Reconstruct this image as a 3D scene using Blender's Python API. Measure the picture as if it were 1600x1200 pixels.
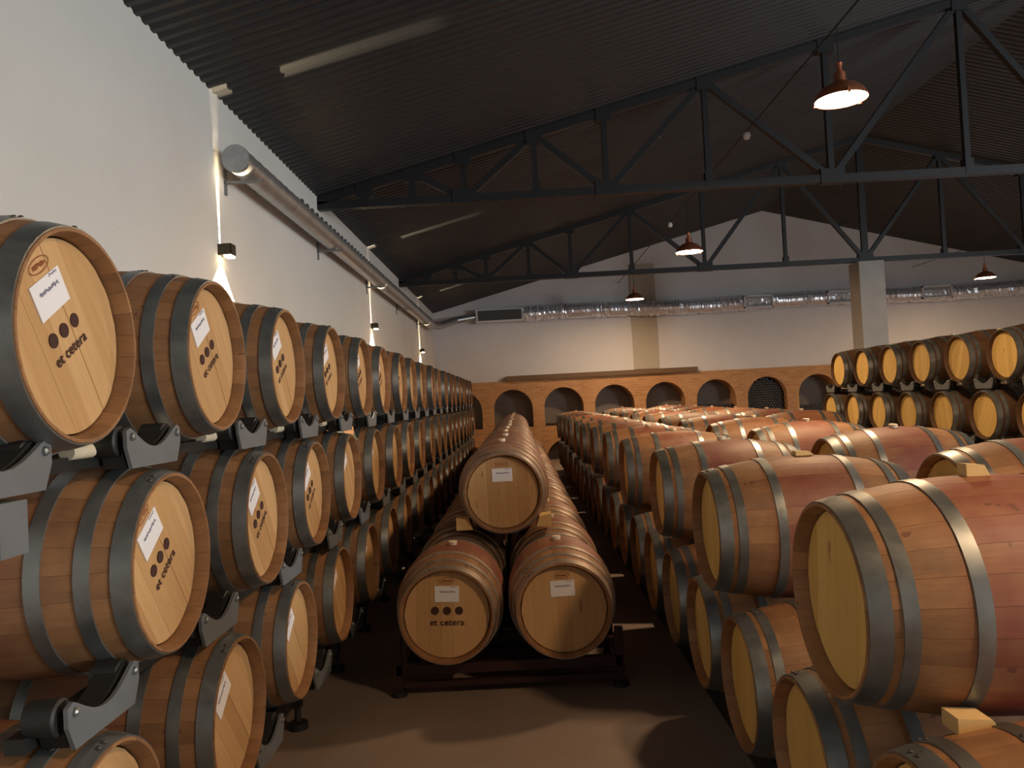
import bpy, bmesh, math, random
from mathutils import Vector, Matrix
random.seed(7)
PI = math.pi
scene = bpy.context.scene
COL = scene.collection
for o in list(bpy.data.objects):
    bpy.data.objects.remove(o)

# ------------------------------------------------------------------ camera
FPX = 1220.0
CAM_Z = 1.80
Yc = Vector((11 / FPX, -25 / FPX, 1)).normalized()            # world +Y seen by the camera (right, up, forward)
Zc = Vector((-0.052, 1, 0)); Zc = (Zc - Yc * Zc.dot(Yc)).normalized()
Xc = Vector((0, 0, 0))
# right-handed world: X = Y x Z ; camera triple (right, up, forward) is left-handed, so flip the cross product
Xc = Zc.cross(Yc)
if Xc.x < 0: Xc = -Xc
right = Vector((Xc.x, Yc.x, Zc.x)); up = Vector((Xc.y, Yc.y, Zc.y)); fwd = Vector((Xc.z, Yc.z, Zc.z))
cam_d = bpy.data.cameras.new('camera'); cam = bpy.data.objects.new('camera', cam_d); COL.objects.link(cam)
m = Matrix.Identity(4)
for i in range(3):
    m[i][0] = right[i]; m[i][1] = up[i]; m[i][2] = -fwd[i]
m.translation = Vector((0, 0, CAM_Z))
cam.matrix_world = m
cam_d.sensor_fit = 'HORIZONTAL'; cam_d.sensor_width = 36.0; cam_d.lens = 36.0 * FPX / 1600.0
cam_d.clip_start = 0.05; cam_d.clip_end = 200
scene.camera = cam

# ------------------------------------------------------------------ world, added side light, exposure
world = bpy.data.worlds.new('world'); scene.world = world; world.use_nodes = True
bg = world.node_tree.nodes['Background']
bg.inputs['Color'].default_value = (0.70, 0.80, 1.0, 1); bg.inputs['Strength'].default_value = 0.6
dl = bpy.data.lights.new('added_side_light', 'AREA'); dl.shape = 'RECTANGLE'; dl.size = 6.0; dl.size_y = 3.9
dl.energy = 1450; dl.color = (0.90, 0.98, 1.0)
dlo = bpy.data.objects.new('added_side_light', dl); COL.objects.link(dlo)
dlo.location = (17.15, -2.0, 2.1); dlo.rotation_euler = (PI / 2, 0, PI / 2)      # added cool side light in a made-up opening of the right wall, facing -X
LAMP_W = 125.0
LAMP_COL = (1.0, 0.65, 0.36)
scene.view_settings.view_transform = 'Standard'; scene.view_settings.look = 'None'
scene.view_settings.gamma = 1.0; scene.view_settings.use_curve_mapping = False
scene.view_settings.exposure = 0.2

# ------------------------------------------------------------------ materials
def mat(name):
    mt = bpy.data.materials.new(name); mt.use_nodes = True
    nt = mt.node_tree
    return mt, nt, nt.nodes, nt.links, nt.nodes['Principled BSDF']

def ramp(nodes, stops):
    r = nodes.new('ShaderNodeValToRGB'); e = r.color_ramp.elements
    e[0].position, e[0].color = stops[0][0], (*stops[0][1], 1)
    e[1].position, e[1].color = stops[-1][0], (*stops[-1][1], 1)
    for p, c in stops[1:-1]:
        k = e.new(p); k.color = (*c, 1)
    return r

def math_n(nodes, links, op, a, b=None, c=None, clamp=False):
    n = nodes.new('ShaderNodeMath'); n.operation = op; n.use_clamp = clamp
    for i, v in enumerate((a, b, c)):
        if v is None: continue
        if isinstance(v, (int, float)): n.inputs[i].default_value = v
        else: links.new(v, n.inputs[i])
    return n.outputs[0]

def mix_c(nodes, links, fac, a, b, blend='MIX'):
    n = nodes.new('ShaderNodeMix'); n.data_type = 'RGBA'; n.blend_type = blend
    for sock, v in ((n.inputs[0], fac), (n.inputs[6], a), (n.inputs[7], b)):
        if isinstance(v, (int, float)): sock.default_value = v
        elif isinstance(v, tuple): sock.default_value = (*v, 1)
        else: links.new(v, sock)
    return n.outputs[2]

def noise(nodes, links, vec, scale, detail=3, rough=0.55, mapping=None):
    n = nodes.new('ShaderNodeTexNoise'); n.inputs['Scale'].default_value = scale
    n.inputs['Detail'].default_value = detail; n.inputs['Roughness'].default_value = rough
    if mapping:
        mp = nodes.new('ShaderNodeMapping'); mp.inputs['Scale'].default_value = mapping
        links.new(vec, mp.inputs[0]); vec = mp.outputs[0]
    links.new(vec, n.inputs['Vector'])
    return n.outputs['Fac']

def plain(name, col, rough=0.6, metal=0.0, var=0.15, scale=8.0, bump=0.0, bscale=60):
    mt, nt, N, L, P = mat(name)
    tc = N.new('ShaderNodeTexCoord')
    f = noise(N, L, tc.outputs['Object'], scale, 5)
    c = mix_c(N, L, f, tuple(v * (1 - var) for v in col), tuple(min(1, v * (1 + var)) for v in col))
    L.new(c, P.inputs['Base Color'])
    P.inputs['Roughness'].default_value = rough; P.inputs['Metallic'].default_value = metal
    if bump:
        b = N.new('ShaderNodeBump'); b.inputs['Strength'].default_value = bump; b.inputs['Distance'].default_value = 0.01
        L.new(noise(N, L, tc.outputs['Object'], bscale, 4), b.inputs['Height']); L.new(b.outputs[0], P.inputs['Normal'])
    return mt

def emit(name, col, strength):
    mt, nt, N, L, P = mat(name)
    P.inputs['Base Color'].default_value = (*col, 1)
    P.inputs['Emission Color'].default_value = (*col, 1); P.inputs['Emission Strength'].default_value = strength
    return mt

NST = 26
def oak_stave(name, per_stave):
    """stave wood; object colour: r = wine stain strength, g = tone, b = seed"""
    mt, nt, N, L, P = mat(name)
    tc = N.new('ShaderNodeTexCoord'); oi = N.new('ShaderNodeObjectInfo')
    sc = N.new('ShaderNodeSeparateColor'); L.new(oi.outputs['Color'], sc.inputs[0])
    sx = N.new('ShaderNodeSeparateXYZ'); L.new(tc.outputs['Object'], sx.inputs[0])
    if per_stave:
        rnd = oi.outputs['Random']; edge = None
    else:
        ang = math_n(N, L, 'ARCTAN2', sx.outputs[2], sx.outputs[1])
        t = math_n(N, L, 'MULTIPLY_ADD', ang, NST / (2 * PI), NST + 0.5)
        idx = math_n(N, L, 'FLOOR', t)
        fr = math_n(N, L, 'FRACT', t)
        wn = N.new('ShaderNodeTexWhiteNoise'); wn.noise_dimensions = '2D'
        cb = N.new('ShaderNodeCombineXYZ'); L.new(idx, cb.inputs[0]); L.new(sc.outputs[2], cb.inputs[1])
        L.new(cb.outputs[0], wn.inputs['Vector']); rnd = wn.outputs['Value']
        e = math_n(N, L, 'ABSOLUTE', math_n(N, L, 'SUBTRACT', fr, 0.5))
        edge = math_n(N, L, 'GREATER_THAN', e, 0.475)
    # shift the grain from piece to piece
    off = N.new('ShaderNodeVectorMath'); off.operation = 'ADD'; L.new(tc.outputs['Object'], off.inputs[0])
    cb2 = N.new('ShaderNodeCombineXYZ')
    sh = math_n(N, L, 'ADD', math_n(N, L, 'MULTIPLY', rnd, 7.0), math_n(N, L, 'MULTIPLY', sc.outputs[2], 23.0))
    for i in range(3): L.new(sh, cb2.inputs[i])
    L.new(cb2.outputs[0], off.inputs[1])
    grain = noise(N, L, off.outputs[0], 1.0, 6, 0.65, (4, 70, 70))
    blot = noise(N, L, off.outputs[0], 6.0, 3)
    f = math_n(N, L, 'ADD', math_n(N, L, 'MULTIPLY_ADD', rnd, 0.26, 0.10), math_n(N, L, 'MULTIPLY_ADD', grain, 0.55, -0.02))
    r = ramp(N, [(0.1, (0.18, 0.080, 0.034)), (0.45, (0.30, 0.145, 0.061)), (0.9, (0.45, 0.24, 0.108))])
    L.new(f, r.inputs[0])
    c = mix_c(N, L, math_n(N, L, 'MULTIPLY', math_n(N, L, 'SUBTRACT', blot, 0.42, clamp=True), 2.4), r.outputs[0], (0.17, 0.085, 0.04))
    # wine stain between the bilge hoops
    ax = math_n(N, L, 'ABSOLUTE', sx.outputs[0])
    mr = N.new('ShaderNodeMapRange'); mr.interpolation_type = 'SMOOTHSTEP'
    L.new(ax, mr.inputs[0]); mr.inputs[1].default_value = 0.30; mr.inputs[2].default_value = 0.10
    mr.inputs[3].default_value = 0; mr.inputs[4].default_value = 1
    sn = noise(N, L, off.outputs[0], 5.0, 4)
    st = math_n(N, L, 'MULTIPLY', math_n(N, L, 'MULTIPLY', mr.outputs[0], sc.outputs[0]), math_n(N, L, 'MULTIPLY_ADD', sn, 2.2, -0.40, clamp=True))
    c = mix_c(N, L, st, c, (0.20, 0.045, 0.032))
    # small dark drips and knots
    kn = noise(N, L, off.outputs[0], 14.0, 2)
    c = mix_c(N, L, math_n(N, L, 'MULTIPLY', math_n(N, L, 'GREATER_THAN', kn, 0.71), 0.6), c, (0.09, 0.03, 0.02))
    if edge is not None: c = mix_c(N, L, math_n(N, L, 'MULTIPLY', edge, 0.35), c, (0.08, 0.03, 0.015))
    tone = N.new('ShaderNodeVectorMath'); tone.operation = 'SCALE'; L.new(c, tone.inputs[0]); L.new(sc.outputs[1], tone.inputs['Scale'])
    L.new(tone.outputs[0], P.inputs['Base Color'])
    P.inputs['Roughness'].default_value = 0.55
    b = N.new('ShaderNodeBump'); b.inputs['Strength'].default_value = 0.25; b.inputs['Distance'].default_value = 0.004
    L.new(grain, b.inputs['Height']); L.new(b.outputs[0], P.inputs['Normal'])
    return mt

def oak_head(name, per_board, ramp_cols=((0.43, 0.235, 0.095), (0.53, 0.312, 0.135), (0.62, 0.388, 0.183))):
    mt, nt, N, L, P = mat(name)
    tc = N.new('ShaderNodeTexCoord'); oi = N.new('ShaderNodeObjectInfo')
    sc = N.new('ShaderNodeSeparateColor'); L.new(oi.outputs['Color'], sc.inputs[0])
    sx = N.new('ShaderNodeSeparateXYZ'); L.new(tc.outputs['Object'], sx.inputs[0])
    if per_board:
        rnd = oi.outputs['Random']; edge = None
    else:
        t = math_n(N, L, 'MULTIPLY_ADD', sx.outputs[1], 1 / 0.0757, 10.5)
        wn = N.new('ShaderNodeTexWhiteNoise'); wn.noise_dimensions = '2D'
        cb = N.new('ShaderNodeCombineXYZ'); L.new(math_n(N, L, 'FLOOR', t), cb.inputs[0]); L.new(sc.outputs[2], cb.inputs[1])
        L.new(cb.outputs[0], wn.inputs['Vector']); rnd = wn.outputs['Value']
        e = math_n(N, L, 'ABSOLUTE', math_n(N, L, 'SUBTRACT', math_n(N, L, 'FRACT', t), 0.5))
        edge = math_n(N, L, 'GREATER_THAN', e, 0.485)
    off = N.new('ShaderNodeVectorMath'); off.operation = 'ADD'; L.new(tc.outputs['Object'], off.inputs[0])
    cb2 = N.new('ShaderNodeCombineXYZ')
    sh = math_n(N, L, 'ADD', math_n(N, L, 'MULTIPLY', rnd, 5.0), math_n(N, L, 'MULTIPLY', sc.outputs[2], 31.0))
    for i in range(3): L.new(sh, cb2.inputs[i])
    L.new(cb2.outputs[0], off.inputs[1])
    grain = noise(N, L, off.outputs[0], 1.0, 5, 0.6, (30, 60, 5))
    f = math_n(N, L, 'ADD', math_n(N, L, 'MULTIPLY', rnd, 0.45), math_n(N, L, 'MULTIPLY', grain, 0.55))
    r = ramp(N, [(0.15, ramp_cols[0]), (0.5, ramp_cols[1]), (0.85, ramp_cols[2])])
    L.new(f, r.inputs[0]); c = r.outputs[0]
    kn = noise(N, L, off.outputs[0], 1.0, 2, 0.5, (9, 16, 5))
    c = mix_c(N, L, math_n(N, L, 'MULTIPLY', math_n(N, L, 'GREATER_THAN', kn, 0.73), 0.6), c, (0.30, 0.10, 0.05))
    if edge is not None: c = mix_c(N, L, math_n(N, L, 'MULTIPLY', edge, 0.4), c, (0.2, 0.1, 0.04))
    L.new(c, P.inputs['Base Color']); P.inputs['Roughness'].default_value = 0.6
    return mt

def galvanised(name, col=(0.30, 0.32, 0.32), rough=0.36, metal=0.8):
    mt, nt, N, L, P = mat(name)
    tc = N.new('ShaderNodeTexCoord'); oi = N.new('ShaderNodeObjectInfo')
    f = noise(N, L, tc.outputs['Object'], 9, 5, 0.65)
    c = mix_c(N, L, f, tuple(v * 0.45 for v in col), tuple(min(1, v * 1.45) for v in col))
    c = mix_c(N, L, math_n(N, L, 'MULTIPLY', oi.outputs['Random'], 0.35), c, (0.20, 0.19, 0.18))
    L.new(c, P.inputs['Base Color']); P.inputs['Metallic'].default_value = metal
    L.new(math_n(N, L, 'MULTIPLY_ADD', f, 0.3, rough - 0.12), P.inputs['Roughness'])
    return mt

def plaster(name, col, stain):
    mt, nt, N, L, P = mat(name)
    tc = N.new('ShaderNodeTexCoord')
    f = noise(N, L, tc.outputs['Object'], 0.7, 5, 0.6); g = noise(N, L, tc.outputs['Object'], 4.0, 4)
    c = mix_c(N, L, math_n(N, L, 'MULTIPLY_ADD', f, 1.6, -0.5, clamp=True), col, stain)
    sp = noise(N, L, tc.outputs['Object'], 22.0, 2)
    c = mix_c(N, L, math_n(N, L, 'MULTIPLY', math_n(N, L, 'GREATER_THAN', sp, 0.76), 0.35), c, (0.35, 0.33, 0.3))
    L.new(c, P.inputs['Base Color']); P.inputs['Roughness'].default_value = 0.85
    b = N.new('ShaderNodeBump'); b.inputs['Strength'].default_value = 0.25; b.inputs['Distance'].default_value = 0.02
    L.new(g, b.inputs['Height']); L.new(b.outputs[0], P.inputs['Normal'])
    return mt

def brick_mat(name):
    mt, nt, N, L, P = mat(name)
    tc = N.new('ShaderNodeTexCoord'); sx = N.new('ShaderNodeSeparateXYZ'); L.new(tc.outputs['Object'], sx.inputs[0])
    cb = N.new('ShaderNodeCombineXYZ'); L.new(math_n(N, L, 'ADD', sx.outputs[0], sx.outputs[1]), cb.inputs[0]); L.new(sx.outputs[2], cb.inputs[1])
    br = N.new('ShaderNodeTexBrick'); L.new(cb.outputs[0], br.inputs['Vector'])
    br.inputs['Color1'].default_value = (0.50, 0.245, 0.095, 1); br.inputs['Color2'].default_value = (0.36, 0.155, 0.06, 1)
    br.inputs['Mortar'].default_value = (0.42, 0.30, 0.20, 1); br.inputs['Scale'].default_value = 1.0
    br.inputs['Brick Width'].default_value = 0.24; br.inputs['Row Height'].default_value = 0.075; br.inputs['Mortar Size'].default_value = 0.008
    f = noise(N, L, tc.outputs['Object'], 2.0, 4)
    c = mix_c(N, L, math_n(N, L, 'MULTIPLY', f, 0.5), br.outputs['Color'], (0.48, 0.27, 0.12))
    L.new(c, P.inputs['Base Color']); P.inputs['Roughness'].default_value = 0.85
    b = N.new('ShaderNodeBump'); b.inputs['Strength'].default_value = 0.5; b.inputs['Distance'].default_value = 0.01
    L.new(br.outputs['Fac'], b.inputs['Height']); b.invert = True; L.new(b.outputs[0], P.inputs['Normal'])
    return mt

M = {}
M['stave'] = oak_stave('oak_stave', True); M['body'] = oak_stave('oak_body', False)
M['board'] = oak_head('oak_head_board', True); M['head'] = oak_head('oak_head', False)
GOLD = ((0.60, 0.37, 0.10), (0.70, 0.46, 0.135), (0.80, 0.54, 0.18))
M['gboard'] = oak_head('golden_head_board', True, GOLD); M['ghead'] = oak_head('golden_head', False, GOLD)
M['hoop'] = galvanised('galvanised_hoop'); M['rivet'] = galvanised('dark_rivet', (0.12, 0.11, 0.11), 0.5)
M['hoop_tan'] = galvanised('tan_grey_hoop', (0.40, 0.31, 0.25), 0.42, 0.5)  # tan-grey hoop colour for the central pyramid
M['bung'] = plain('cream_bung', (0.72, 0.62, 0.45), 0.5); M['paper'] = plain('label_paper', (0.80, 0.79, 0.82), 0.7, var=0.04)
M['ink'] = plain('stamp_ink', (0.050, 0.018, 0.014), 0.8); M['red_ink'] = plain('branded_mark', (0.30, 0.085, 0.03), 0.8)
M['pen'] = plain('label_pen', (0.16, 0.16, 0.24), 0.7)
M['block'] = plain('pine_block', (0.66, 0.44, 0.18), 0.7, scale=20)
M['wall'] = plaster('white_plaster', (0.74, 0.72, 0.69), (0.64, 0.62, 0.58))
M['wall_back'] = plaster('back_plaster', (0.67, 0.66, 0.69), (0.57, 0.55, 0.56))
M['floor'] = plain('concrete_floor', (0.22, 0.165, 0.135), 0.75, var=0.3, scale=1.3, bump=0.15)
M['roof'] = plain('charcoal_roof_sheet', (0.030, 0.031, 0.034), 0.45, 0.2, var=0.2, scale=1.5)
M['steel'] = plain('dark_truss_steel', (0.020, 0.020, 0.023), 0.5, 0.3)
M['rack'] = plain('grey_rack_steel', (0.17, 0.185, 0.20), 0.5, 0.3)
M['black'] = plain('black_rubber', (0.012, 0.012, 0.012), 0.55)
M['maroon'] = plain('dark_maroon_steel', (0.035, 0.012, 0.011), 0.45, 0.2)
M['concrete'] = plain('grey_concrete', (0.42, 0.41, 0.40), 0.85, var=0.2, scale=3, bump=0.2)
M['back_band'] = plaster('darker_plaster', (0.45, 0.415, 0.36), (0.37, 0.335, 0.275))
M['brick'] = brick_mat('orange_brick')
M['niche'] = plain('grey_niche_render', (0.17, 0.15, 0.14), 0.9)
M['duct'] = galvanised('spiral_duct', (0.52, 0.54, 0.56), 0.36)
M['foil'] = plain('silver_foil', (0.74, 0.76, 0.84), 0.26, 0.65, var=0.08)
M['grille'] = plain('white_grille', (0.62, 0.62, 0.64), 0.5); M['slat_dark'] = plain('shadowed_grille_core', (0.06, 0.06, 0.065), 0.6)
M['copper'] = plain('copper_shade', (0.50, 0.17, 0.085), 0.38, 0.7)
M['bronze'] = plain('dark_bronze', (0.06, 0.052, 0.035), 0.45, 0.5)
M['bulb'] = emit('lit_lamp', (1.0, 0.80, 0.55), 30.0); M['lens'] = emit('lit_lens', (1.0, 0.80, 0.45), 14.0)
M['glass'] = plain('dark_bottle_glass', (0.014, 0.009, 0.007), 0.5); M['foilcap'] = plain('bottle_foil', (0.08, 0.01, 0.015), 0.4)
M['plank'] = plain('dark_wood_plank', (0.14, 0.085, 0.045), 0.8, scale=12)
M['white_plastic'] = plain('white_plastic', (0.8, 0.8, 0.82), 0.4)

# ------------------------------------------------------------------ mesh helpers
class MB:
    def __init__(s): s.v = []; s.f = []
    def add(s, vs, fs):
        k = len(s.v); s.v += [tuple(v) for v in vs]; s.f += [tuple(i + k for i in f) for f in fs]; return s
    def box(s, lo, hi):
        x0, y0, z0 = lo; x1, y1, z1 = hi
        return s.add([(x0,y0,z0),(x1,y0,z0),(x1,y1,z0),(x0,y1,z0),(x0,y0,z1),(x1,y0,z1),(x1,y1,z1),(x0,y1,z1)],
              [(3,2,1,0),(4,5,6,7),(0,1,5,4),(1,2,6,5),(2,3,7,6),(3,0,4,7)])
    def bar(s, a, b, w, h, upv=(0, 0, 1)):
        a = Vector(a); b = Vector(b); d = (b - a).normalized(); u = Vector(upv)
        sd = d.cross(u)
        if sd.length < 1e-4: sd = d.cross(Vector((0, 1, 0)))
        sd.normalize(); u = sd.cross(d).normalized()
        vs = []
        for p in (a, b):
            for sx, sy in ((-1,-1),(1,-1),(1,1),(-1,1)): vs.append(p + sd * sx * w / 2 + u * sy * h / 2)
        return s.add(vs, [(3,2,1,0),(4,5,6,7),(0,1,5,4),(1,2,6,5),(2,3,7,6),(3,0,4,7)])
    def lathe(s, prof, n=24, axis='z', c=(0, 0, 0), cap=True, a0=0.0):
        vs = []; fs = []
        for (t, r) in prof:
            for i in range(n):
                a = a0 + 2 * PI * i / n; p = r * math.cos(a); q = r * math.sin(a)
                vs.append({'z': (p, q, t), 'x': (t, p, q), 'y': (q, t, p)}[axis])
        for j in range(len(prof) - 1):
            for i in range(n):
                k = (i + 1) % n; fs.append((j*n+i, j*n+k, (j+1)*n+k, (j+1)*n+i))
        if cap:
            fs.append(tuple(reversed(range(n)))); fs.append(tuple((len(prof)-1)*n + i for i in range(n)))
        return s.add([(v[0]+c[0], v[1]+c[1], v[2]+c[2]) for v in vs], fs)
    def prism(s, poly, y0, y1, axis='y'):
        n = len(poly)
        P3 = (lambda p, t: (p[0], t, p[1])) if axis == 'y' else ((lambda p, t: (t, p[0], p[1])) if axis == 'x' else (lambda p, t: (p[0], p[1], t)))
        vs = [P3(p, y0) for p in poly] + [P3(p, y1) for p in poly]
        fs = [tuple(range(n)), tuple(reversed(range(n, 2*n)))] + [(i, i+n, (i+1) % n + n, (i+1) % n) for i in range(n)]
        return s.add(vs, fs)
    def mesh(s, name, m, smooth=None):
        me = bpy.data.meshes.new(name); me.from_pydata(s.v, [], s.f); me.materials.append(m)
        bm = bmesh.new(); bm.from_mesh(me); bmesh.ops.recalc_face_normals(bm, faces=bm.faces)
        if smooth is not None:
            for f in bm.faces: f.smooth = True
            for e in bm.edges:
                if len(e.link_faces) == 2 and e.calc_face_angle(0) > smooth: e.smooth = False
        bm.to_mesh(me); bm.free(); me.update()
        return me
    def build(s, name, m, parent=None, smooth=None):
        return obj(name, s.mesh(name, m, smooth), parent)

def obj(name, me, parent=None, mtx=None):
    o = bpy.data.objects.new(name, me); COL.objects.link(o)
    if parent is not None: o.parent = parent
    if mtx is not None: o.matrix_local = mtx
    return o
def tag(o, label, cat, group=None):
    o['label'] = label; o['category'] = cat
    if group: o['group'] = group
    return o
def thing(name, label, cat, loc=(0, 0, 0), rz=0, group=None):
    o = bpy.data.objects.new(name, None); COL.objects.link(o); o.empty_display_size = 0.1
    o.location = loc; o.rotation_euler = (0, 0, rz)
    return tag(o, label, cat, group)
def struct(o): o['kind'] = 'structure'; return o
ORD = ['first','second','third','fourth','fifth','sixth','seventh','eighth','ninth','tenth','eleventh','twelfth','thirteenth','fourteenth',
       'fifteenth','sixteenth','seventeenth','eighteenth','nineteenth','twentieth','twenty-first','twenty-second','twenty-third']

# ------------------------------------------------------------------ room shell
XW, XR, XE = -2.40, 7.41, 17.22         # left wall, ridge, right wall
YF, YB = -7.0, 22.9                     # front wall behind the camera, back wall
ZE, ZR = 4.47, 6.98                     # eave, ridge
def roof_z(x): return ZE + (ZR - ZE) * (1 - abs(x - XR) / (XR - XW))
struct(MB().box((XW - 0.3, YF - 0.3, -0.2), (XE + 0.3, YB + 1.0, 0.0)).build('floor', M['floor']))
struct(MB().box((XW - 0.3, YF - 0.3, 0), (XW, YB + 1.0, ZE + 0.02)).build('wall_left', M['wall']))
DY0, DY1, DZ = -5.0, 1.0, 4.05          # unseen opening added to the right wall to let the side light in
struct(MB().prism([(YF - 0.3, 0), (DY0, 0), (DY0, DZ), (DY1, DZ), (DY1, 0), (YB + 1.0, 0), (YB + 1.0, ZE + 0.02), (YF - 0.3, ZE + 0.02)], XE, XE + 0.3, 'x').build('wall_right', M['wall']))
struct(MB().prism([(XW, 2.30), (XE, 2.30), (XE, ZE), (XR, ZR), (XW, ZE)], YB, YB + 0.3).build('wall_back', M['wall_back']))
struct(MB().prism([(XW, 0), (XE, 0), (XE, ZE), (XR, ZR), (XW, ZE)], YF - 0.3, YF).build('wall_front', M['wall']))
def roof():
    mb = MB(); pitch = 0.12; dep = 0.022; n = int((YB + 0.3 - YF + 0.3) / pitch)
    prof = []
    for k in range(n + 1):
        y = YF - 0.3 + k * pitch
        prof += [(y, 0), (y + 0.045, 0), (y + 0.065, dep), (y + 0.10, dep)]
    for x0, x1 in ((XW - 0.3, XR), (XR, XE + 0.3)):
        vs = []
        for (y, d) in prof:
            vs += [(x0, y, roof_z(x0) + d), (x1, y, roof_z(x1) + d)]
        mb.add(vs, [(2*i, 2*i+1, 2*i+3, 2*i+2) for i in range(len(prof) - 1)])
        mb.add([(x0, YF-.3, roof_z(x0)+.12), (x1, YF-.3, roof_z(x1)+.12), (x1, YB+.4, roof_z(x1)+.12), (x0, YB+.4, roof_z(x0)+.12)], [(0,1,2,3)])
    return struct(mb.build('ceiling', M['roof']))
roof()
# shallow upright band on the back wall, darker than its plaster
struct(MB().box((3.42, YB - 0.05, 2.52), (4.15, YB + 0.05, 5.6)).build('trim_1', M['back_band']))

# ------------------------------------------------------------------ brick arcade with bottle niches
YA = 22.68
NX = [-0.18 + 1.475 * k for k in range(-1, 8)]
def arcade():
    root = thing('brick_niche_wall', 'low orange brick wall with two rows of arched bottle niches', 'niche wall', (0, 0, 0))
    mb = MB(); y0, y1 = YA, YB + 0.62; r = 0.57; zt = 2.36
    xs = [XW] + [v for c in NX for v in (c - r, c + r)] + [11.2]
    for i in range(0, len(xs), 2):                                     # piers
        a, b = xs[i], xs[i+1]
        if b > a: mb.box((a, y0, 0), (b, y1, zt if b < 50 else zt))
    for c in NX:
        arc = lambda zs: [(c + r * math.cos(PI * t / 14), zs + r * math.sin(PI * t / 14)) for t in range(15)]   # right to left
        if c - r < XW: continue
        mb.prism([(c - r, zt), (c + r, zt)] + arc(1.54), y0, y1)
        mb.prism([(c - r, 1.0), (c + r, 1.0)] + arc(0.03), y0, y1)
    mb.build('brickwork', M['brick'], root)
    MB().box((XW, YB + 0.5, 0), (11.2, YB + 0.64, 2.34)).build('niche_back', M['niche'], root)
    return root
NX = [c for c in NX if c - 0.57 > XW]
arcade()
tag(MB().box((-0.35, YA - 0.10, 2.365), (5.2, YB - 0.01, 2.50)).build('plank', M['plank']), 'long dark plank lying on top of the brick niche wall', 'plank')
# bottles lying in the niches, bases outwards
bmb = MB().lathe([(0.0, 0.010), (-0.0, 0.030), (0.004, 0.0412), (0.19, 0.0412), (0.225, 0.016), (0.30, 0.014)], 10, 'y')
bme = bmb.mesh('wine_bottle', M['glass'], 0.6)
NAMES = {0: 'leftmost visible', 1: 'second', 2: 'third', 3: 'fourth', 4: 'fifth', 5: 'sixth', 6: 'seventh'}
fill = {0: 1, 1: 1, 2: 2, 3: 1, 4: 5, 5: 15, 6: 3}
nb = 0
for k, rows in fill.items():
    c = -0.18 + 1.475 * k
    for j in range(rows):
        z = 1.0 + 0.041 + j * 0.072; n = 13 if j % 2 == 0 else 12
        for i in range(n):
            x = c + (i - (n - 1) / 2) * 0.084
            if z > 1.54 and (x - c) ** 2 + (z - 1.54) ** 2 > 0.525 ** 2: continue
            o = obj('wine_bottle', bme); o.location = (x, YA + 0.22 + random.uniform(0, 0.02), z); nb += 1
            tag(o, {5: 'dark wine bottle lying in the brick niche filled to the top', 4: 'dark wine bottle lying in the half-filled niche left of the full one',
                    6: 'dark wine bottle lying in the niche right of the full one'}.get(k, 'dark wine bottle at the bottom of the %s niche from the left' % ORD[k + 1]),
                'bottle', 'bottles in brick niche number %s from the left' % ORD[k + 1])

# ------------------------------------------------------------------ concrete column and roof trusses
tag(MB().box((7.16, 16.15, 0), (7.68, 16.65, 4.30)).build('concrete_column', M['concrete']), 'square grey concrete column under the middle of the far truss', 'column')
ZC = 4.36
def truss(Y, label):
    root = thing('roof_truss', label, 'truss', (XR, Y, ZC), 0, 'roof trusses')
    T = lambda x, z: (x - XR, 0, z - ZC)
    tz = lambda x: roof_z(x) - 0.055
    MB().bar(T(XW, ZC), T(XE, ZC), 0.11, 0.10).build('bottom_chord', M['steel'], root)
    for s in (-1, 1):
        xe = XR + s * (XR - XW)
        MB().bar(T(xe, tz(xe)), T(XR, tz(XR)), 0.11, 0.10).build('top_chord', M['steel'], root)
        nodes = [(-1.80, 'v'), (-1.20, 't'), (-0.55, 'b'), (0.35, 't'), (1.24, 'b'), (2.52, 't'), (4.05, 'b'), (5.75, 't'), (7.41, 'b')]
        fx = (lambda x: x) if s < 0 else (lambda x: 2 * XR - x)
        prev = None
        for x, kd in nodes:
            X = fx(x)
            if not (s > 0 and x == 7.41):
                MB().bar(T(X, ZC), T(X, tz(X)), 0.07, 0.07 if x < 7 else 0.13, (1, 0, 0)).build('vertical', M['steel'], root)
                if kd == 'b':
                    MB().box((X - XR - 0.15, -0.065, -0.06), (X - XR + 0.15, 0.065, 0.12)).build('gusset_plate', M['steel'], root)
                else:
                    MB().box((X - XR - 0.05, -0.06, -0.04), (X - XR + 0.05, 0.06, 0.16)).build('gusset_plate', M['steel'], root)
                MB().box((X - XR - 0.10, -0.065, tz(X) - ZC - 0.12), (X - XR + 0.10, 0.065, tz(X) - ZC + 0.04)).build('cleat', M['steel'], root)
            if prev and kd != 'v' and prev[1] != 'v':
                za = tz(fx(prev[0])) if prev[1] == 't' else ZC; zb = tz(X) if kd == 't' else ZC
                MB().bar(T(fx(prev[0]), za), T(X, zb), 0.08, 0.08).build('diagonal', M['steel'], root)
            prev = (x, kd)
    return root
truss(9.76, 'dark steel roof truss nearest the camera')
truss(16.4, 'dark steel roof truss farther back, resting on the concrete column')

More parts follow.
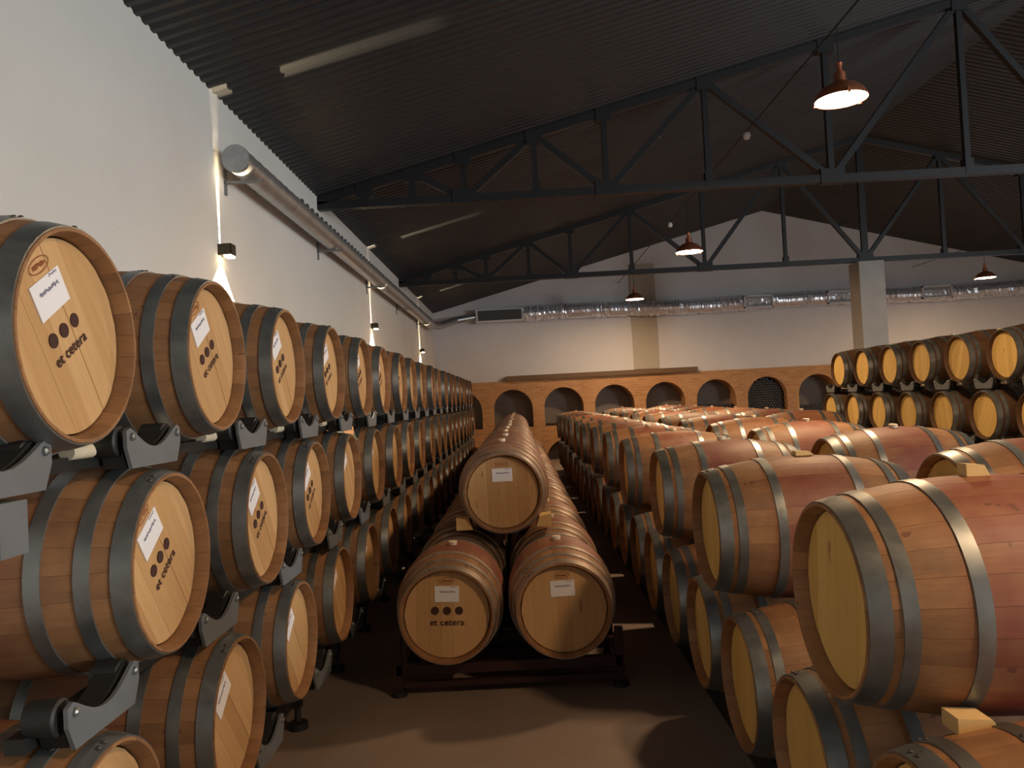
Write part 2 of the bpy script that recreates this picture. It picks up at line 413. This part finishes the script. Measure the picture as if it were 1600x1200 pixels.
# ------------------------------------------------------------------ ducts
def spiral_duct():
    root = thing('spiral_duct', 'galvanised round ventilation duct along the top of the left wall', 'duct', (-2.21, 6.32, 3.89))
    R = 0.108; prof = []
    n = 220; Ln = 14.2
    for i in range(n + 1):
        y = Ln * i / n; prof.append((y, R + (0.004 if i % 3 == 0 else 0)))
    MB().lathe(prof, 24, 'y').build('duct_pipe', M['duct'], root, 0.9)
    MB().lathe([(-0.012, R - 0.004), (-0.012, R + 0.006), (0.03, R + 0.006), (0.03, R)], 24, 'y').build('end_cap', M['duct'], root, 0.5)
    # slots of air outlets facing the hall
    for i in range(60):
        y = 1.6 + i * 0.2
        MB().box((R * 0.80, y, 0.052), (R * 0.80 + 0.016, y + 0.07, 0.080)).build('outlet_slot', M['slat_dark'], root)
    for y in (0.25, 3.3, 6.4, 9.5, 12.6):
        MB().box((-0.19, y - 0.02, -R - 0.022), (0.13, y + 0.02, -R - 0.006)).box((-0.19, y - 0.02, -R - 0.12), (-0.175, y + 0.02, -R + 0.1)).build('bracket', M['rack'], root)
    # elbow and link to the box on the back wall
    mb = MB(); pts = [(0, Ln, 0), (0.12, Ln + 0.9, 0.05), (0.5, Ln + 1.85, 0.28), (1.10, Ln + 2.08, 0.38)]
    link = MB()
    for a, b in zip(pts[:-1], pts[1:]):
        a = Vector(a); b = Vector(b); d = (b - a).normalized(); s1 = d.cross(Vector((0, 0, 1))).normalized(); s2 = s1.cross(d)
        vs = [p + (s1 * math.cos(2*PI*i/14) + s2 * math.sin(2*PI*i/14)) * 0.10 for p in (a, b) for i in range(14)]
        link.add(vs, [(i, (i+1) % 14, (i+1) % 14 + 14, i + 14) for i in range(14)])
    link.build('link_pipe', M['duct'], root, 0.9)
spiral_duct()
def foil_duct():
    root = thing('foil_duct', 'crinkled silver foil duct with grilles across the back wall', 'duct', (0, 22.6, 4.27))
    rng = random.Random(3); n = 420; seg = 18; vs = []; fs = []
    x0, x1 = 0.25, 16.6
    ph = 0
    for i in range(n + 1):
        x = x0 + (x1 - x0) * i / n
        zz = 0.03 * math.sin(x * 0.9)
        amp = 0.020 if math.sin(x * 2.1) + math.sin(x * 5.3 + 1) > -0.2 else 0.004
        fold = rng.uniform(-amp, amp)
        if i % 26 < 2: fold -= 0.028
        for j in range(seg):
            a = 2 * PI * j / seg; r = 0.215 + fold + rng.uniform(-amp, amp) * 0.6
            vs.append((x, r * math.cos(a), zz + r * math.sin(a)))
    for i in range(n):
        for j in range(seg):
            k = (j + 1) % seg; fs.append((i*seg+j, i*seg+k, (i+1)*seg+k, (i+1)*seg+j))
    MB().add(vs, fs).build('foil_sleeve', M['foil'], root)
    def grille(xc, w, h, dark):
        g = MB()
        for lo, hi in (((xc-w/2,-.25,-h/2),(xc+w/2,-.17,-h/2+.035)), ((xc-w/2,-.25,h/2-.035),(xc+w/2,-.17,h/2)),
                       ((xc-w/2,-.25,-h/2),(xc-w/2+.04,-.17,h/2)), ((xc+w/2-.04,-.25,-h/2),(xc+w/2,-.17,h/2))): g.box(lo, hi)
        go = g.build('grille_frame', M['grille'] if not dark else M['rack'], root)
        MB().box((xc-w/2+.04, -.19, -h/2+.035), (xc+w/2-.04, -.16, h/2-.035)).build('grille_core', M['slat_dark'], go)
        if not dark:
            for i in range(9):
                z = -h/2 + .05 + i * (h - .1) / 8
                MB().box((xc-w/2+.04, -.225, z-.006), (xc+w/2-.04, -.195, z+.006)).build('slat', M['grille'], go)
    grille(7.0, 0.84, 0.36, False); grille(9.4, 0.86, 0.36, False); grille(12.1, 0.86, 0.36, False)
    MB().box((-1.12, -0.16, -0.19), (0.27, 0.2, 0.19)).build('plenum_box', M['grille'], root)
    MB().box((-1.06, -0.175, -0.14), (0.20, -0.155, 0.15)).build('outlet_opening', M['slat_dark'], root)
foil_duct()

# ------------------------------------------------------------------ wall lamps (up and down lights) on the left wall
def wall_lamp(Y, which):
    z = 3.16
    root = thing('wall_lamp', 'small bronze up-and-down wall lamp, %s along the left wall' % which, 'lamp', (XW, Y, z), 0, 'wall lamps on the left wall')
    h = MB()                                            # hollow housing, a narrow slit in its top lets out a thin fan of light
    h.box((0, -0.055, -0.045), (0.11, 0.055, -0.040)).box((0.105, -0.055, -0.045), (0.11, 0.055, 0.045)).box((0, -0.055, -0.045), (0.003, 0.055, 0.0))
    h.box((0, -0.055, -0.045), (0.11, -0.050, 0.045)).box((0, 0.050, -0.045), (0.11, 0.055, 0.045))
    h.box((0, -0.055, 0.040), (0.11, -0.0045, 0.045)).box((0, 0.0045, 0.040), (0.11, 0.055, 0.045)).build('housing', M['bronze'], root)
    MB().box((0.045, -0.05, -0.062), (0.105, 0.05, -0.0455)).build('lens', M['lens'], root)
    for nm, dx, dz, size, en, d in (('down_beam', 0.05, -0.07, 84, 420, -1), ('up_beam', 0.028, -0.030, 110, 380, 1)):
        l = bpy.data.lights.new(nm, 'SPOT'); l.energy = en; l.color = (1.0, 0.80, 0.50); l.spot_size = math.radians(size); l.spot_blend = 0.08; l.shadow_soft_size = 0.002
        lo = bpy.data.objects.new(nm, l); COL.objects.link(lo); lo.parent = root; lo.location = (dx, 0, dz)
        lo.rotation_euler = Vector((0, 0, d)).to_track_quat('-Z', 'Y').to_euler()
wall_lamp(6.40, 'nearest'); wall_lamp(13.0, 'second'); wall_lamp(19.4, 'farthest')

# ------------------------------------------------------------------ copper pendants on a cable
def pendant(X, Y, label, zl=4.22, cab=5.08):
    root = thing('pendant_lamp', label, 'lamp', (X, Y, zl), 0, 'copper pendant lamps')
    R = 0.235
    MB().lathe([(0.0, R), (0.025, R * 0.985), (0.075, R * 0.86), (0.125, R * 0.62), (0.155, R * 0.36), (0.17, 0.055), (0.25, 0.05), (0.26, 0.02),
                (0.245, 0.03), (0.165, 0.045), (0.148, R * 0.34), (0.118, R * 0.60), (0.07, R * 0.84), (0.02, R * 0.965), (0.0, R * 0.985)], 32, cap=False).build('shade', M['copper'], root, 0.8)
    MB().lathe([(0.004, R * 0.955), (0.010, R * 0.955)], 32).build('diffuser', M['bulb'], root)
    for a in (0.4, 2.5, 4.6):
        MB().box((R*math.cos(a)-.012, R*math.sin(a)-.012, -0.012), (R*math.cos(a)+.012, R*math.sin(a)+.012, 0.03)).build('clip', M['copper'], root)
    MB().lathe([(0.25, 0.03), (0.30, 0.022), (0.34, 0.03), (0.36, 0.012)], 12).build('hook', M['copper'], root, 0.8)
    MB().lathe([(0.35, 0.006), (cab - zl, 0.006)], 6).build('cord', M['black'], root)
    l = bpy.data.lights.new('pendant_light', 'AREA'); l.shape = 'DISK'; l.size = 0.40; l.energy = LAMP_W; l.color = LAMP_COL
    lo = bpy.data.objects.new('pendant_light', l); COL.objects.link(lo); lo.parent = root; lo.location = (0, 0, -0.004)
pendant(3.10, 7.15, 'large bright copper pendant lamp nearest the camera', 4.40)
pendant(3.10, 13.6, 'copper pendant lamp hanging in front of the far truss')
pendant(3.10, 20.0, 'small copper pendant lamp hanging before the foil duct')
pendant(11.7, 19.4, 'copper pendant lamp hanging right of the concrete column')
pendant(3.10, 0.70, 'copper pendant lamp overhead beside the camera')
pendant(11.7, 6.5, 'copper pendant lamp high on the right side of the hall'); pendant(11.7, 13.0, 'copper pendant lamp over the far right racks')
for X, ys, nm in ((3.10, (10.0, 15.1), 'left'), (11.7, (15.4,), 'right')):
    c = thing('lamp_cable', 'thin lamp cable with white sensor balls on the %s of the ridge' % nm, 'cable', (X, 0, 5.09))
    MB().bar((0, YF, 0), (0, YB, 0), 0.012, 0.012).build('wire', M['steel'], c)
    for y in ys: MB().lathe([(-0.05, 0.012), (-0.04, 0.035), (0, 0.05), (0.04, 0.035), (0.05, 0.012)], 14, c=(0, y, -0.05)).build('sensor_ball', M['white_plastic'], c, 1.0)

# ------------------------------------------------------------------ barrel parts
Lh, RB, RE = 0.475, 0.348, 0.284
def rad(x): return RB - (RB - RE) * (abs(x) / Lh) ** 2
HEADX = Lh - 0.038
def body_profile(n=14):
    p = [(-HEADX + 0.016, 0.264), (-HEADX - 0.015, 0.266), (-Lh, 0.275)]
    p += [(-Lh + 2 * Lh * i / n, rad(-Lh + 2 * Lh * i / n)) for i in range(n + 1)]
    p += [(Lh, 0.275), (HEADX + 0.015, 0.266), (HEADX - 0.016, 0.264)]
    return p
body_me = MB().lathe(body_profile(), 52, 'x', cap=False, a0=PI / 52).mesh('body', M['body'], 0.7)
def stave_mesh():
    d = 2 * PI / NST; g = 0.0004; mb = MB(); prof = body_profile(12); vs = []; fs = []
    inner = [(x, r - 0.024) if abs(x) < HEADX else (x, r) for x, r in prof[3:-3]]
    na = 3
    ring = [(x, r) for x, r in prof]
    for (x, r) in ring:
        for k in range(na + 1):
            a = -d/2 + d * k / na
            e = g / r if k in (0, na) else 0
            a += e if k == 0 else -e
            rr = r - (0.0006 if k in (0, na) else 0)
            vs.append((x, -rr * math.sin(a), rr * math.cos(a)))
    w = na + 1
    for j in range(len(ring) - 1):
        for k in range(na): fs.append((j*w+k, j*w+k+1, (j+1)*w+k+1, (j+1)*w+k))
    # underside
    b0 = len(vs)
    xs = [-HEADX, 0, HEADX]
    n = len(ring)
    fs.append(tuple([j*w for j in range(n)])); fs.append(tuple(reversed([j*w+na for j in range(n)])))
    fs.append((0, na, (n-1)*w+na, (n-1)*w))
    mb.add(vs, fs)
    return mb.mesh('stave', M['stave'], 0.6)
stave_me = stave_mesh()
head_me = MB().lathe([(HEADX - 0.022, 0.259), (HEADX - 0.008, 0.259)], 40, 'x').mesh('head', M['head'])
headb_me = MB().lathe([(-HEADX + 0.008, 0.259), (-HEADX + 0.022, 0.259)], 40, 'x').mesh('head', M['head'])
NBD = 7
board_me = []
for k in range(NBD):
    w = 0.52 / NBD; a = -0.26 + k * w + 0.0003; b = a + w - 0.0006; R = 0.2592
    a = max(a, -R + 0.0005); b = min(b, R - 0.0005)
    poly = [(y, -math.sqrt(R*R - y*y)) for y in [a + (b - a) * i / 5 for i in range(6)]] + [(y, math.sqrt(R*R - y*y)) for y in [b + (a - b) * i / 5 for i in range(6)]]
    board_me.append(MB().prism(poly, HEADX - 0.024, HEADX - 0.009 + random.uniform(0, 0.002), 'x').mesh('head_board', M['board']))
def hoop_mesh(e0, e1, s, n=48):
    pr = []
    for i in range(4):
        x = Lh - (e0 + (e1 - e0) * i / 3); pr.append((s * x, rad(x) + 0.0045))
    xa, xb = pr[0][0], pr[-1][0]
    return MB().lathe([(xa, pr[0][1] - 0.007)] + pr + [(xb, pr[-1][1] - 0.007)], n, 'x', cap=False).mesh('hoop', M['hoop'], 0.5)
HOOPS = [(0.004, 0.058), (0.112, 0.154), (0.242, 0.286)]
HOOPS_R = [(0.004, 0.062), (0.086, 0.126), (0.262, 0.304)]          # the right block comes from another cooper
hoop_me = [hoop_mesh(a, b, s) for s in (1, -1) for a, b in HOOPS]
hoopr_me = [hoop_mesh(a, b, s) for s in (1, -1) for a, b in HOOPS_R]
rivet_me = MB().lathe([(0, 0.0075), (0.003, 0.006), (0.0045, 0.001)], 8).mesh('rivet', M['rivet'])
bung_me = MB().lathe([(RB - 0.012, 0.026), (RB + 0.018, 0.030), (RB + 0.022, 0.027)], 14).mesh('bung', M['bung'], 0.5)
LX = HEADX - 0.006
paper_me = MB().box((LX - 0.002, -0.074, 0.078), (LX + 0.0015, 0.074, 0.174)).mesh('paper_label', M['paper'])
def squiggle(x, y0, y1, z, amp, n, w, seed):
    rg = random.Random(seed); mb = MB(); pts = [(y0 + (y1 - y0) * i / n, z + (amp if i % 2 else -amp) * rg.uniform(0.3, 1.0)) for i in range(n + 1)]
    for (ya, za), (yb, zb) in zip(pts[:-1], pts[1:]): mb.bar((x, ya, za), (x, yb, zb), 0.0006, w, (0, 0, 1))
    return mb
pen_mb = squiggle(LX + 0.0022, -0.045, 0.050, 0.140, 0.007, 22, 0.0028, 1)
pen_mb2 = squiggle(LX + 0.0022, 0.02, 0.060, 0.168, 0.004, 8, 0.0022, 2); pen_mb.add(pen_mb2.v, pen_mb2.f)
pen_me = pen_mb.mesh('handwriting', M['pen'])
dot_me = MB().lathe([(LX - 0.002, 0.0245), (LX + 0.001, 0.0245)], 24, 'x').mesh('stamp_dot', M['ink'])
def ring_mesh():
    mb = MB(); n = 28
    o = [(LX + 0.001, 0.048 * math.cos(2*PI*i/n), 0.206 + 0.020 * math.sin(2*PI*i/n)) for i in range(n)]
    q = [(LX + 0.001, 0.045 * math.cos(2*PI*i/n), 0.206 + 0.0175 * math.sin(2*PI*i/n)) for i in range(n)]
    mb.add(o + q, [(i, (i+1) % n, (i+1) % n + n, i + n) for i in range(n)])
    s = squiggle(LX + 0.001, -0.030, 0.030, 0.206, 0.007, 12, 0.0035, 5); mb.add(s.v, s.f)
    return mb.mesh('cooper_mark', M['red_ink'])
mark_me = ring_mesh()
cu = bpy.data.curves.new('stamp_text', 'FONT'); cu.body = 'et cetera'; cu.align_x = 'CENTER'; cu.size = 0.054; cu.offset = 0.0009; cu.space_character = 1.05
tob = bpy.data.objects.new('t', cu); COL.objects.link(tob); bpy.context.view_layer.update()
text_me = bpy.data.meshes.new_from_object(tob.evaluated_get(bpy.context.evaluated_depsgraph_get())); bpy.data.objects.remove(tob)
for v in text_me.vertices: x, y, z = v.co; v.co = (LX + 0.001, x, y - 0.062)
text_me.materials.clear(); text_me.materials.append(M['ink']); text_me.name = 'stamp_text'

def recol(me, m):
    c = me.copy(); c.materials.clear(); c.materials.append(m); return c
gboard_me = [recol(b, M['gboard']) for b in board_me]; ghead_me = recol(head_me, M['ghead']); tan_hoop_me = [recol(h, M['hoop_tan']) for h in hoop_me]
NBAR = [0]
def barrel(center, yaw, roll, label, group, near=False, stamp=False, label_on=False, stain=0.3, tone=1.0, bung=True, far=False, gold=False, tan=False, sscale=0.8):
    NBAR[0] += 1; rg = random.Random(NBAR[0] * 13 + 1)
    x, y, z = center
    root = thing('wine_barrel', label, 'barrel', (x, y, z - RB), yaw, group)
    base = Matrix.Translation((0, 0, RB)) @ Matrix.Rotation(roll, 4, 'X')
    colr = (stain, tone, rg.random(), 1)
    if near:
        for i in range(NST):
            o = obj('stave', stave_me, root, base @ Matrix.Rotation(2 * PI * i / NST, 4, 'X')); o.color = colr
        for k in range(NBD):
            o = obj('head_board', (gboard_me if gold else board_me)[k], root, base); o.color = colr
    else:
        o = obj('body', body_me, root, base); o.color = colr
        o = obj('head', ghead_me if gold else head_me, root, base); o.color = colr
    o = obj('head', headb_me, root, base); o.color = colr
    for i, h in enumerate(tan_hoop_me if tan else (hoopr_me if gold else hoop_me)):
        hm = Matrix.Rotation(rg.uniform(0, 6.28), 4, 'X'); ho = obj('hoop', h, root, base @ hm)
        if near and i < 3:
            e0, e1 = (HOOPS_R if gold else HOOPS)[i]; xm = Lh - (e0 + e1) / 2; a = rg.uniform(0.1, 0.9) * (1 if yaw == 0 else -1)
            for q, dx in ((0, 0.011), (0.055, -0.011), (0.11, 0.008)):
                rt = Matrix.Rotation(-(a + q), 4, 'X') @ Matrix.Translation((xm + dx, 0, rad(xm) + 0.0035))
                obj('rivet', rivet_me, ho, hm.inverted() @ rt)
    if bung: obj('bung', bung_me, root, base)
    if stamp or label_on:
        obj('cooper_mark', mark_me, root, base)
    if label_on:
        p = obj('paper_label', paper_me, root, base)
        if not far: obj('handwriting', pen_me, p)
    if stamp:
        sb = base @ Matrix.Diagonal((1, sscale, sscale, 1))
        for k in (-1, 0, 1): obj('stamp_dot', dot_me, root, sb @ Matrix.Translation((0, k * 0.073, 0.025)))
        if not far: obj('stamp_text', text_me, root, sb)
    return root

# ------------------------------------------------------------------ left wall stack
XH = -1.15                                  # plane of the barrel ends that face the aisle
TZ = {'bottom': 0.64, 'middle': 1.335, 'top': 2.03}
PIT = 0.94
Y0 = {'top': 2.065, 'middle': 2.55, 'bottom': 2.12}
NL = {'top': 19, 'middle': 19, 'bottom': 19}
rolls = {('top', 0): 33, ('top', 1): 33, ('top', 2): 34, ('middle', 0): 36, ('middle', 1): 36, ('middle', 2): 36}
for tier in ('top', 'middle', 'bottom'):
    for k in range(NL[tier]):
        rg = random.Random(hash((len(tier), k)) % 1000)
        Y = Y0[tier] + PIT * k
        rl = math.radians(rolls.get((tier, k), rg.uniform(24, 40)))
        stp = (tier == 'top' and k < 9) or (tier == 'middle' and k < 3)
        dark = tier == 'bottom'
        lab = '%soak barrel, %s from the camera in the %s tier along the left wall' % ('stamped ' if stp else '', ORD[k], tier)
        barrel((XH - Lh + rg.uniform(-0.015, 0.015), Y, TZ[tier]), 0, rl, lab, 'barrels racked along the left wall', near=(k < 4), stamp=stp,
               label_on=(k < 8), stain=(0.55 if dark else 0.28) * rg.uniform(0.3, 1.6), tone=rg.uniform(0.82, 1.05), far=(k > 6))

saddle_me = None
def saddle_poly(hw=0.185):
    pts = [(-hw, -0.02), (-hw, 0.03), (-hw + 0.025, 0.04)]
    for i in range(9):
        t = -1 + 2 * i / 8; pts.append((t * (hw - 0.045), 0.03 - 0.055 * math.cos(t * PI / 2)))
    pts += [(hw - 0.025, 0.04), (hw, 0.03), (hw, -0.02), (hw - 0.03, -0.085), (-hw + 0.03, -0.085)]
    return pts
spacer_me = MB().lathe([(-0.06, 0.024), (0.06, 0.024)], 14, 'y').mesh('spacer', M['bung'], 0.6)
plate_me = MB().prism(saddle_poly(), -0.006, 0.006, 'x').mesh('saddle_plate', M['rack'])
pad_me = MB().prism(saddle_poly(0.17), -0.09, -0.02, 'x').mesh('rubber_pad', M['black'])
bolt_me = MB().lathe([(0.006, 0.013), (0.014, 0.011), (0.018, 0.004)], 8, 'x').mesh('bolt', M['hoop'])
roller_me = MB().lathe([(-0.11, 0.040), (-0.105, 0.048), (-0.03, 0.048), (-0.025, 0.040)], 18, 'x').mesh('roller', M['black'], 0.5)
foot_me = MB().lathe([(0, 0.055), (0.035, 0.055), (0.045, 0.02), (0.20, 0.014)], 16).mesh('foot', M['black'], 0.6)
def rack(words, xh, sg, tiers, ys, n):
    """sg=+1: barrel ends face +X. rails run along Y, roller cradles sit between neighbouring barrels"""
    rz = 0 if sg > 0 else PI
    for tier in tiers:
        nn = n[tier]; ya = ys[tier] - PIT / 2 - 0.1; yb = ys[tier] + PIT * (nn - 0.5) + 0.1
        zn = TZ[tier] - 0.293
        for dx, w in ((-0.17, 'aisle side'), (-0.72, 'wall side')):
            o = MB().box((-0.025, ya, -0.02), (0.025, yb, 0.02)).build('rack_rail', M['black']); o.location = (xh + sg * dx, 0, zn - 0.055)
            tag(o, 'long black steel rail, %s, under the %s tier %s' % (w, tier, words), 'rail', 'rack rails')
        for k in range(nn + 1):
            y = ys[tier] + PIT * (k - 0.5) + ({'top': 0.19, 'middle': 0.10}.get(tier, 0) if (k == 0 and sg > 0) else 0)
            root = thing('roller_cradle', 'grey roller cradle, %s from the camera under the %s tier %s' % (ORD[k], tier, words), 'cradle', (xh, y, zn - 0.095 - (0.015 if (k == 0 and tier == 'top' and sg > 0) else 0)), rz, 'roller cradles of the racks')
            for dx in ((-0.045,) if k > 9 else (-0.045, -0.80)):
                mt = Matrix.Translation((dx, 0, 0.095))
                obj('saddle_plate', plate_me, root, mt); obj('rubber_pad', pad_me, root, mt)
                for s in (-1, 1):
                    obj('roller', roller_me, root, mt @ Matrix.Translation((0, s * 0.155, 0)))
                    if k < 6 and dx > -0.1: obj('bolt', bolt_me, root, mt @ Matrix.Translation((0, s * 0.155, 0.012)))
            if tier == 'top' and k < 5:
                for s in (-1, 1): obj('spacer', spacer_me, root, Matrix.Translation((-0.15, s * 0.25, 0.075)))
            if tier == 'bottom':
                for dx in (-0.20, -0.72):
                    MB().box((dx - 0.025, -0.025, 0.12 - zn + 0.095), (dx + 0.025, 0.025, 0.0)).build('post', M['black'], root)
                    obj('foot', foot_me, root, Matrix.Translation((dx, 0, -zn + 0.095)))
            if tier == 'top' and sg > 0 and k == 0:
                MB().box((-0.11, -0.05, -0.125), (-0.02, 0.05, 0.0)).build('post_socket', M['rack'], root)
rack('along the left wall', XH, 1, ('top', 'middle', 'bottom'), Y0, NL)

# ------------------------------------------------------------------ central pyramid
YC0 = 4.72; PC = 0.965
cx = {'left': -0.50, 'right': 0.205, 'top': -0.147}
NC = {'left': 15, 'right': 15, 'top': 14}
for row in ('left', 'right', 'top'):
    for k in range(NC[row]):
        rg = random.Random(k * 7 + len(row))
        Y = (YC0 if row != 'top' else YC0 + 0.94) + Lh + PC * k
        z = 0.52 if row != 'top' else 1.135
        lab = 'oak barrel, %s from the front in the %s of the central pyramid' % (ORD[k], {'left': 'lower left row', 'right': 'lower right row', 'top': 'upper row'}[row])
        if k == 0: lab = {'left': 'oak barrel with dotted stamp at the lower left front of the central pyramid', 'right': 'unstamped labelled oak barrel at the lower right front of the central pyramid',
                          'top': 'labelled oak barrel at the front of the upper row of the central pyramid'}[row]
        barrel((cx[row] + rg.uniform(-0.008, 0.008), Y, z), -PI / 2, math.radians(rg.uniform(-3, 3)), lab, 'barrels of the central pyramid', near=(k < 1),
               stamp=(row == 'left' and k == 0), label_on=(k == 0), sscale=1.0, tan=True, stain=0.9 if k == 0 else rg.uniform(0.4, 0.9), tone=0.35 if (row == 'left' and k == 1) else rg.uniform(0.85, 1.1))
for k in range(15):
    y = YC0 + Lh + PC * k
    r = thing('pyramid_rack', 'dark maroon steel floor rack, %s from the front under the central pyramid' % ORD[k], 'rack', (-0.147, y, 0), 0, 'floor racks under the central pyramid')
    for dy in (-0.30, 0.30):
        MB().box((-0.70, dy - 0.025, 0.13), (0.70, dy + 0.025, 0.19)).build('cross_rail', M['maroon'], r)
        MB().box((-0.70, dy - 0.02, 0.05), (0.70, dy + 0.02, 0.085)).build('lower_rail', M['maroon'], r)
        for sx in (-1, 1):
            MB().box((sx * 0.69 - 0.025, dy - 0.025, 0.03), (sx * 0.69 + 0.025, dy + 0.025, 0.36)).build('post', M['maroon'], r)
            obj('foot', MB().lathe([(0, 0.05), (0.03, 0.05), (0.04, 0.03)], 14).mesh('foot', M['black'], 0.6), r, Matrix.Translation((sx * 0.69, dy, 0)))
    for sx in (-1, 1): MB().box((sx * 0.69 - 0.02, -0.3, 0.10), (sx * 0.69 + 0.02, 0.3, 0.14)).build('side_rail', M['maroon'], r)

def wedge(name, label, loc, size, rz=0, rx=0, ry=0):
    a, b, c = (s / 2 for s in size)
    o = MB().add([(-a,-b,-c),(a,-b,-c),(a,b,-c),(-a,b,-c),(-a,-b,c),(a*0.55,-b,c*0.7),(a*0.55,b,c*0.7),(-a,b,c)],
                 [(3,2,1,0),(4,5,6,7),(0,1,5,4),(1,2,6,5),(2,3,7,6),(3,0,4,7)]).build(name, M['block'])
    o.location = loc; o.rotation_euler = (rx, ry, rz)
    return tag(o, label, 'wood block')
wedge('wooden_chock', 'yellow wooden chock left under the front upper pyramid barrel', (-0.445, 5.80, 0.915), (0.12, 0.16, 0.09), 0, 0, 0.0)
wedge('wooden_chock', 'orange wooden chock right under the front upper pyramid barrel', (0.135, 5.80, 0.915), (0.11, 0.14, 0.09), PI, 0, 0)

# ------------------------------------------------------------------ right block: touching lower tier, every second one carries an upper barrel
XA = 0.91; P2 = 0.77
for col, xh in ((1, XA), (2, XA + 1.165), (3, XA + 2.25)):
    nlow = 23; ntop = 12
    for k in range(nlow):
        if col > 1 and k < 3: continue
        rg = random.Random(col * 100 + k)
        where = {1: 'beside the aisle', 2: 'in the second file', 3: 'in the third file'}[col]
        barrel((xh + Lh, 1.99 + P2 * k - (0.06 if k == 0 else 0), 0.58 if k == 0 else 0.485), PI, math.radians(rg.uniform(-15, 15)), 'oak barrel, %s from the camera in the lower right tier %s' % (ORD[k] if k < 23 else 'last', where),
               'lower barrels of the right block', gold=True, near=(col == 1 and k < 4), stain=rg.uniform(0.2, 0.9), tone=rg.uniform(0.85, 1.1))
    for k in range(ntop):
        if col == 2 and k < 1: continue
        if col == 3 and k < 5: continue
        rg = random.Random(col * 200 + k)
        barrel((xh + Lh + rg.uniform(-0.02, 0.02), 2.376 + 2 * P2 * k, (1.155 if k == 0 else 1.105) + (0.0 if col == 1 else 0.03)), PI, math.radians(rg.uniform(-10, 10)), 'oak barrel, %s from the camera in the upper right tier %s' % (ORD[k], where),
               'upper barrels of the right block', gold=True, bung=not (col == 1 and k < 2), near=(col == 1 and k < 2), stain=1.0 if k < 3 else rg.uniform(0.3, 1.0), tone=rg.uniform(0.95, 1.15))
    for dx in (0.16, 0.78):
        o = tag(MB().box((xh + dx - 0.04, 1.5, 0.0), (xh + dx + 0.04, 19.5, 0.165)).build('floor_rail', M['black']),
                'black floor rail under the %s file of right barrels, %s' % (ORD[col - 1], 'aisle side' if dx < 0.5 else 'far side'), 'rail')
wedge('wooden_chock', 'pale wooden chock beneath the nearest upper right barrel', (1.142, 2.075, 0.90), (0.115, 0.08, 0.045))
wedge('wooden_chock', 'yellow wooden block on top of the nearest upper right barrel', (1.36, 2.376, 1.521), (0.07, 0.05, 0.038))
wedge('wooden_chock', 'whitish wooden wedge on top of the second upper right barrel', (1.40, 3.916, 1.464), (0.09, 0.06, 0.022))

# ------------------------------------------------------------------ far right racked stack
XS = 5.47
Ys = {'top': 7.95, 'middle': 7.48, 'bottom': 7.95}
Ns = {'top': 7, 'middle': 8, 'bottom': 7}
PITL = PIT; PIT = 0.91
for tier in ('top', 'middle', 'bottom'):
    for k in range(Ns[tier]):
        rg = random.Random(900 + k + len(tier) * 40)
        barrel((XS + Lh, Ys[tier] + PIT * k, TZ[tier]), PI, math.radians(rg.uniform(-30, 30)), 'shade-toned oak barrel, %s from the right in the %s tier of the far right rack' % (ORD[k], tier),
               'barrels on the far right rack', stain=0.3, tone=rg.uniform(0.28, 0.4), gold=True)  # low tone paints the shade on this stack into the body colour
rack('of the far right stack', XS, -1, ('top', 'middle', 'bottom'), Ys, Ns)
print('barrels', NBAR[0], 'bottles', nb, 'objects', len(bpy.data.objects))
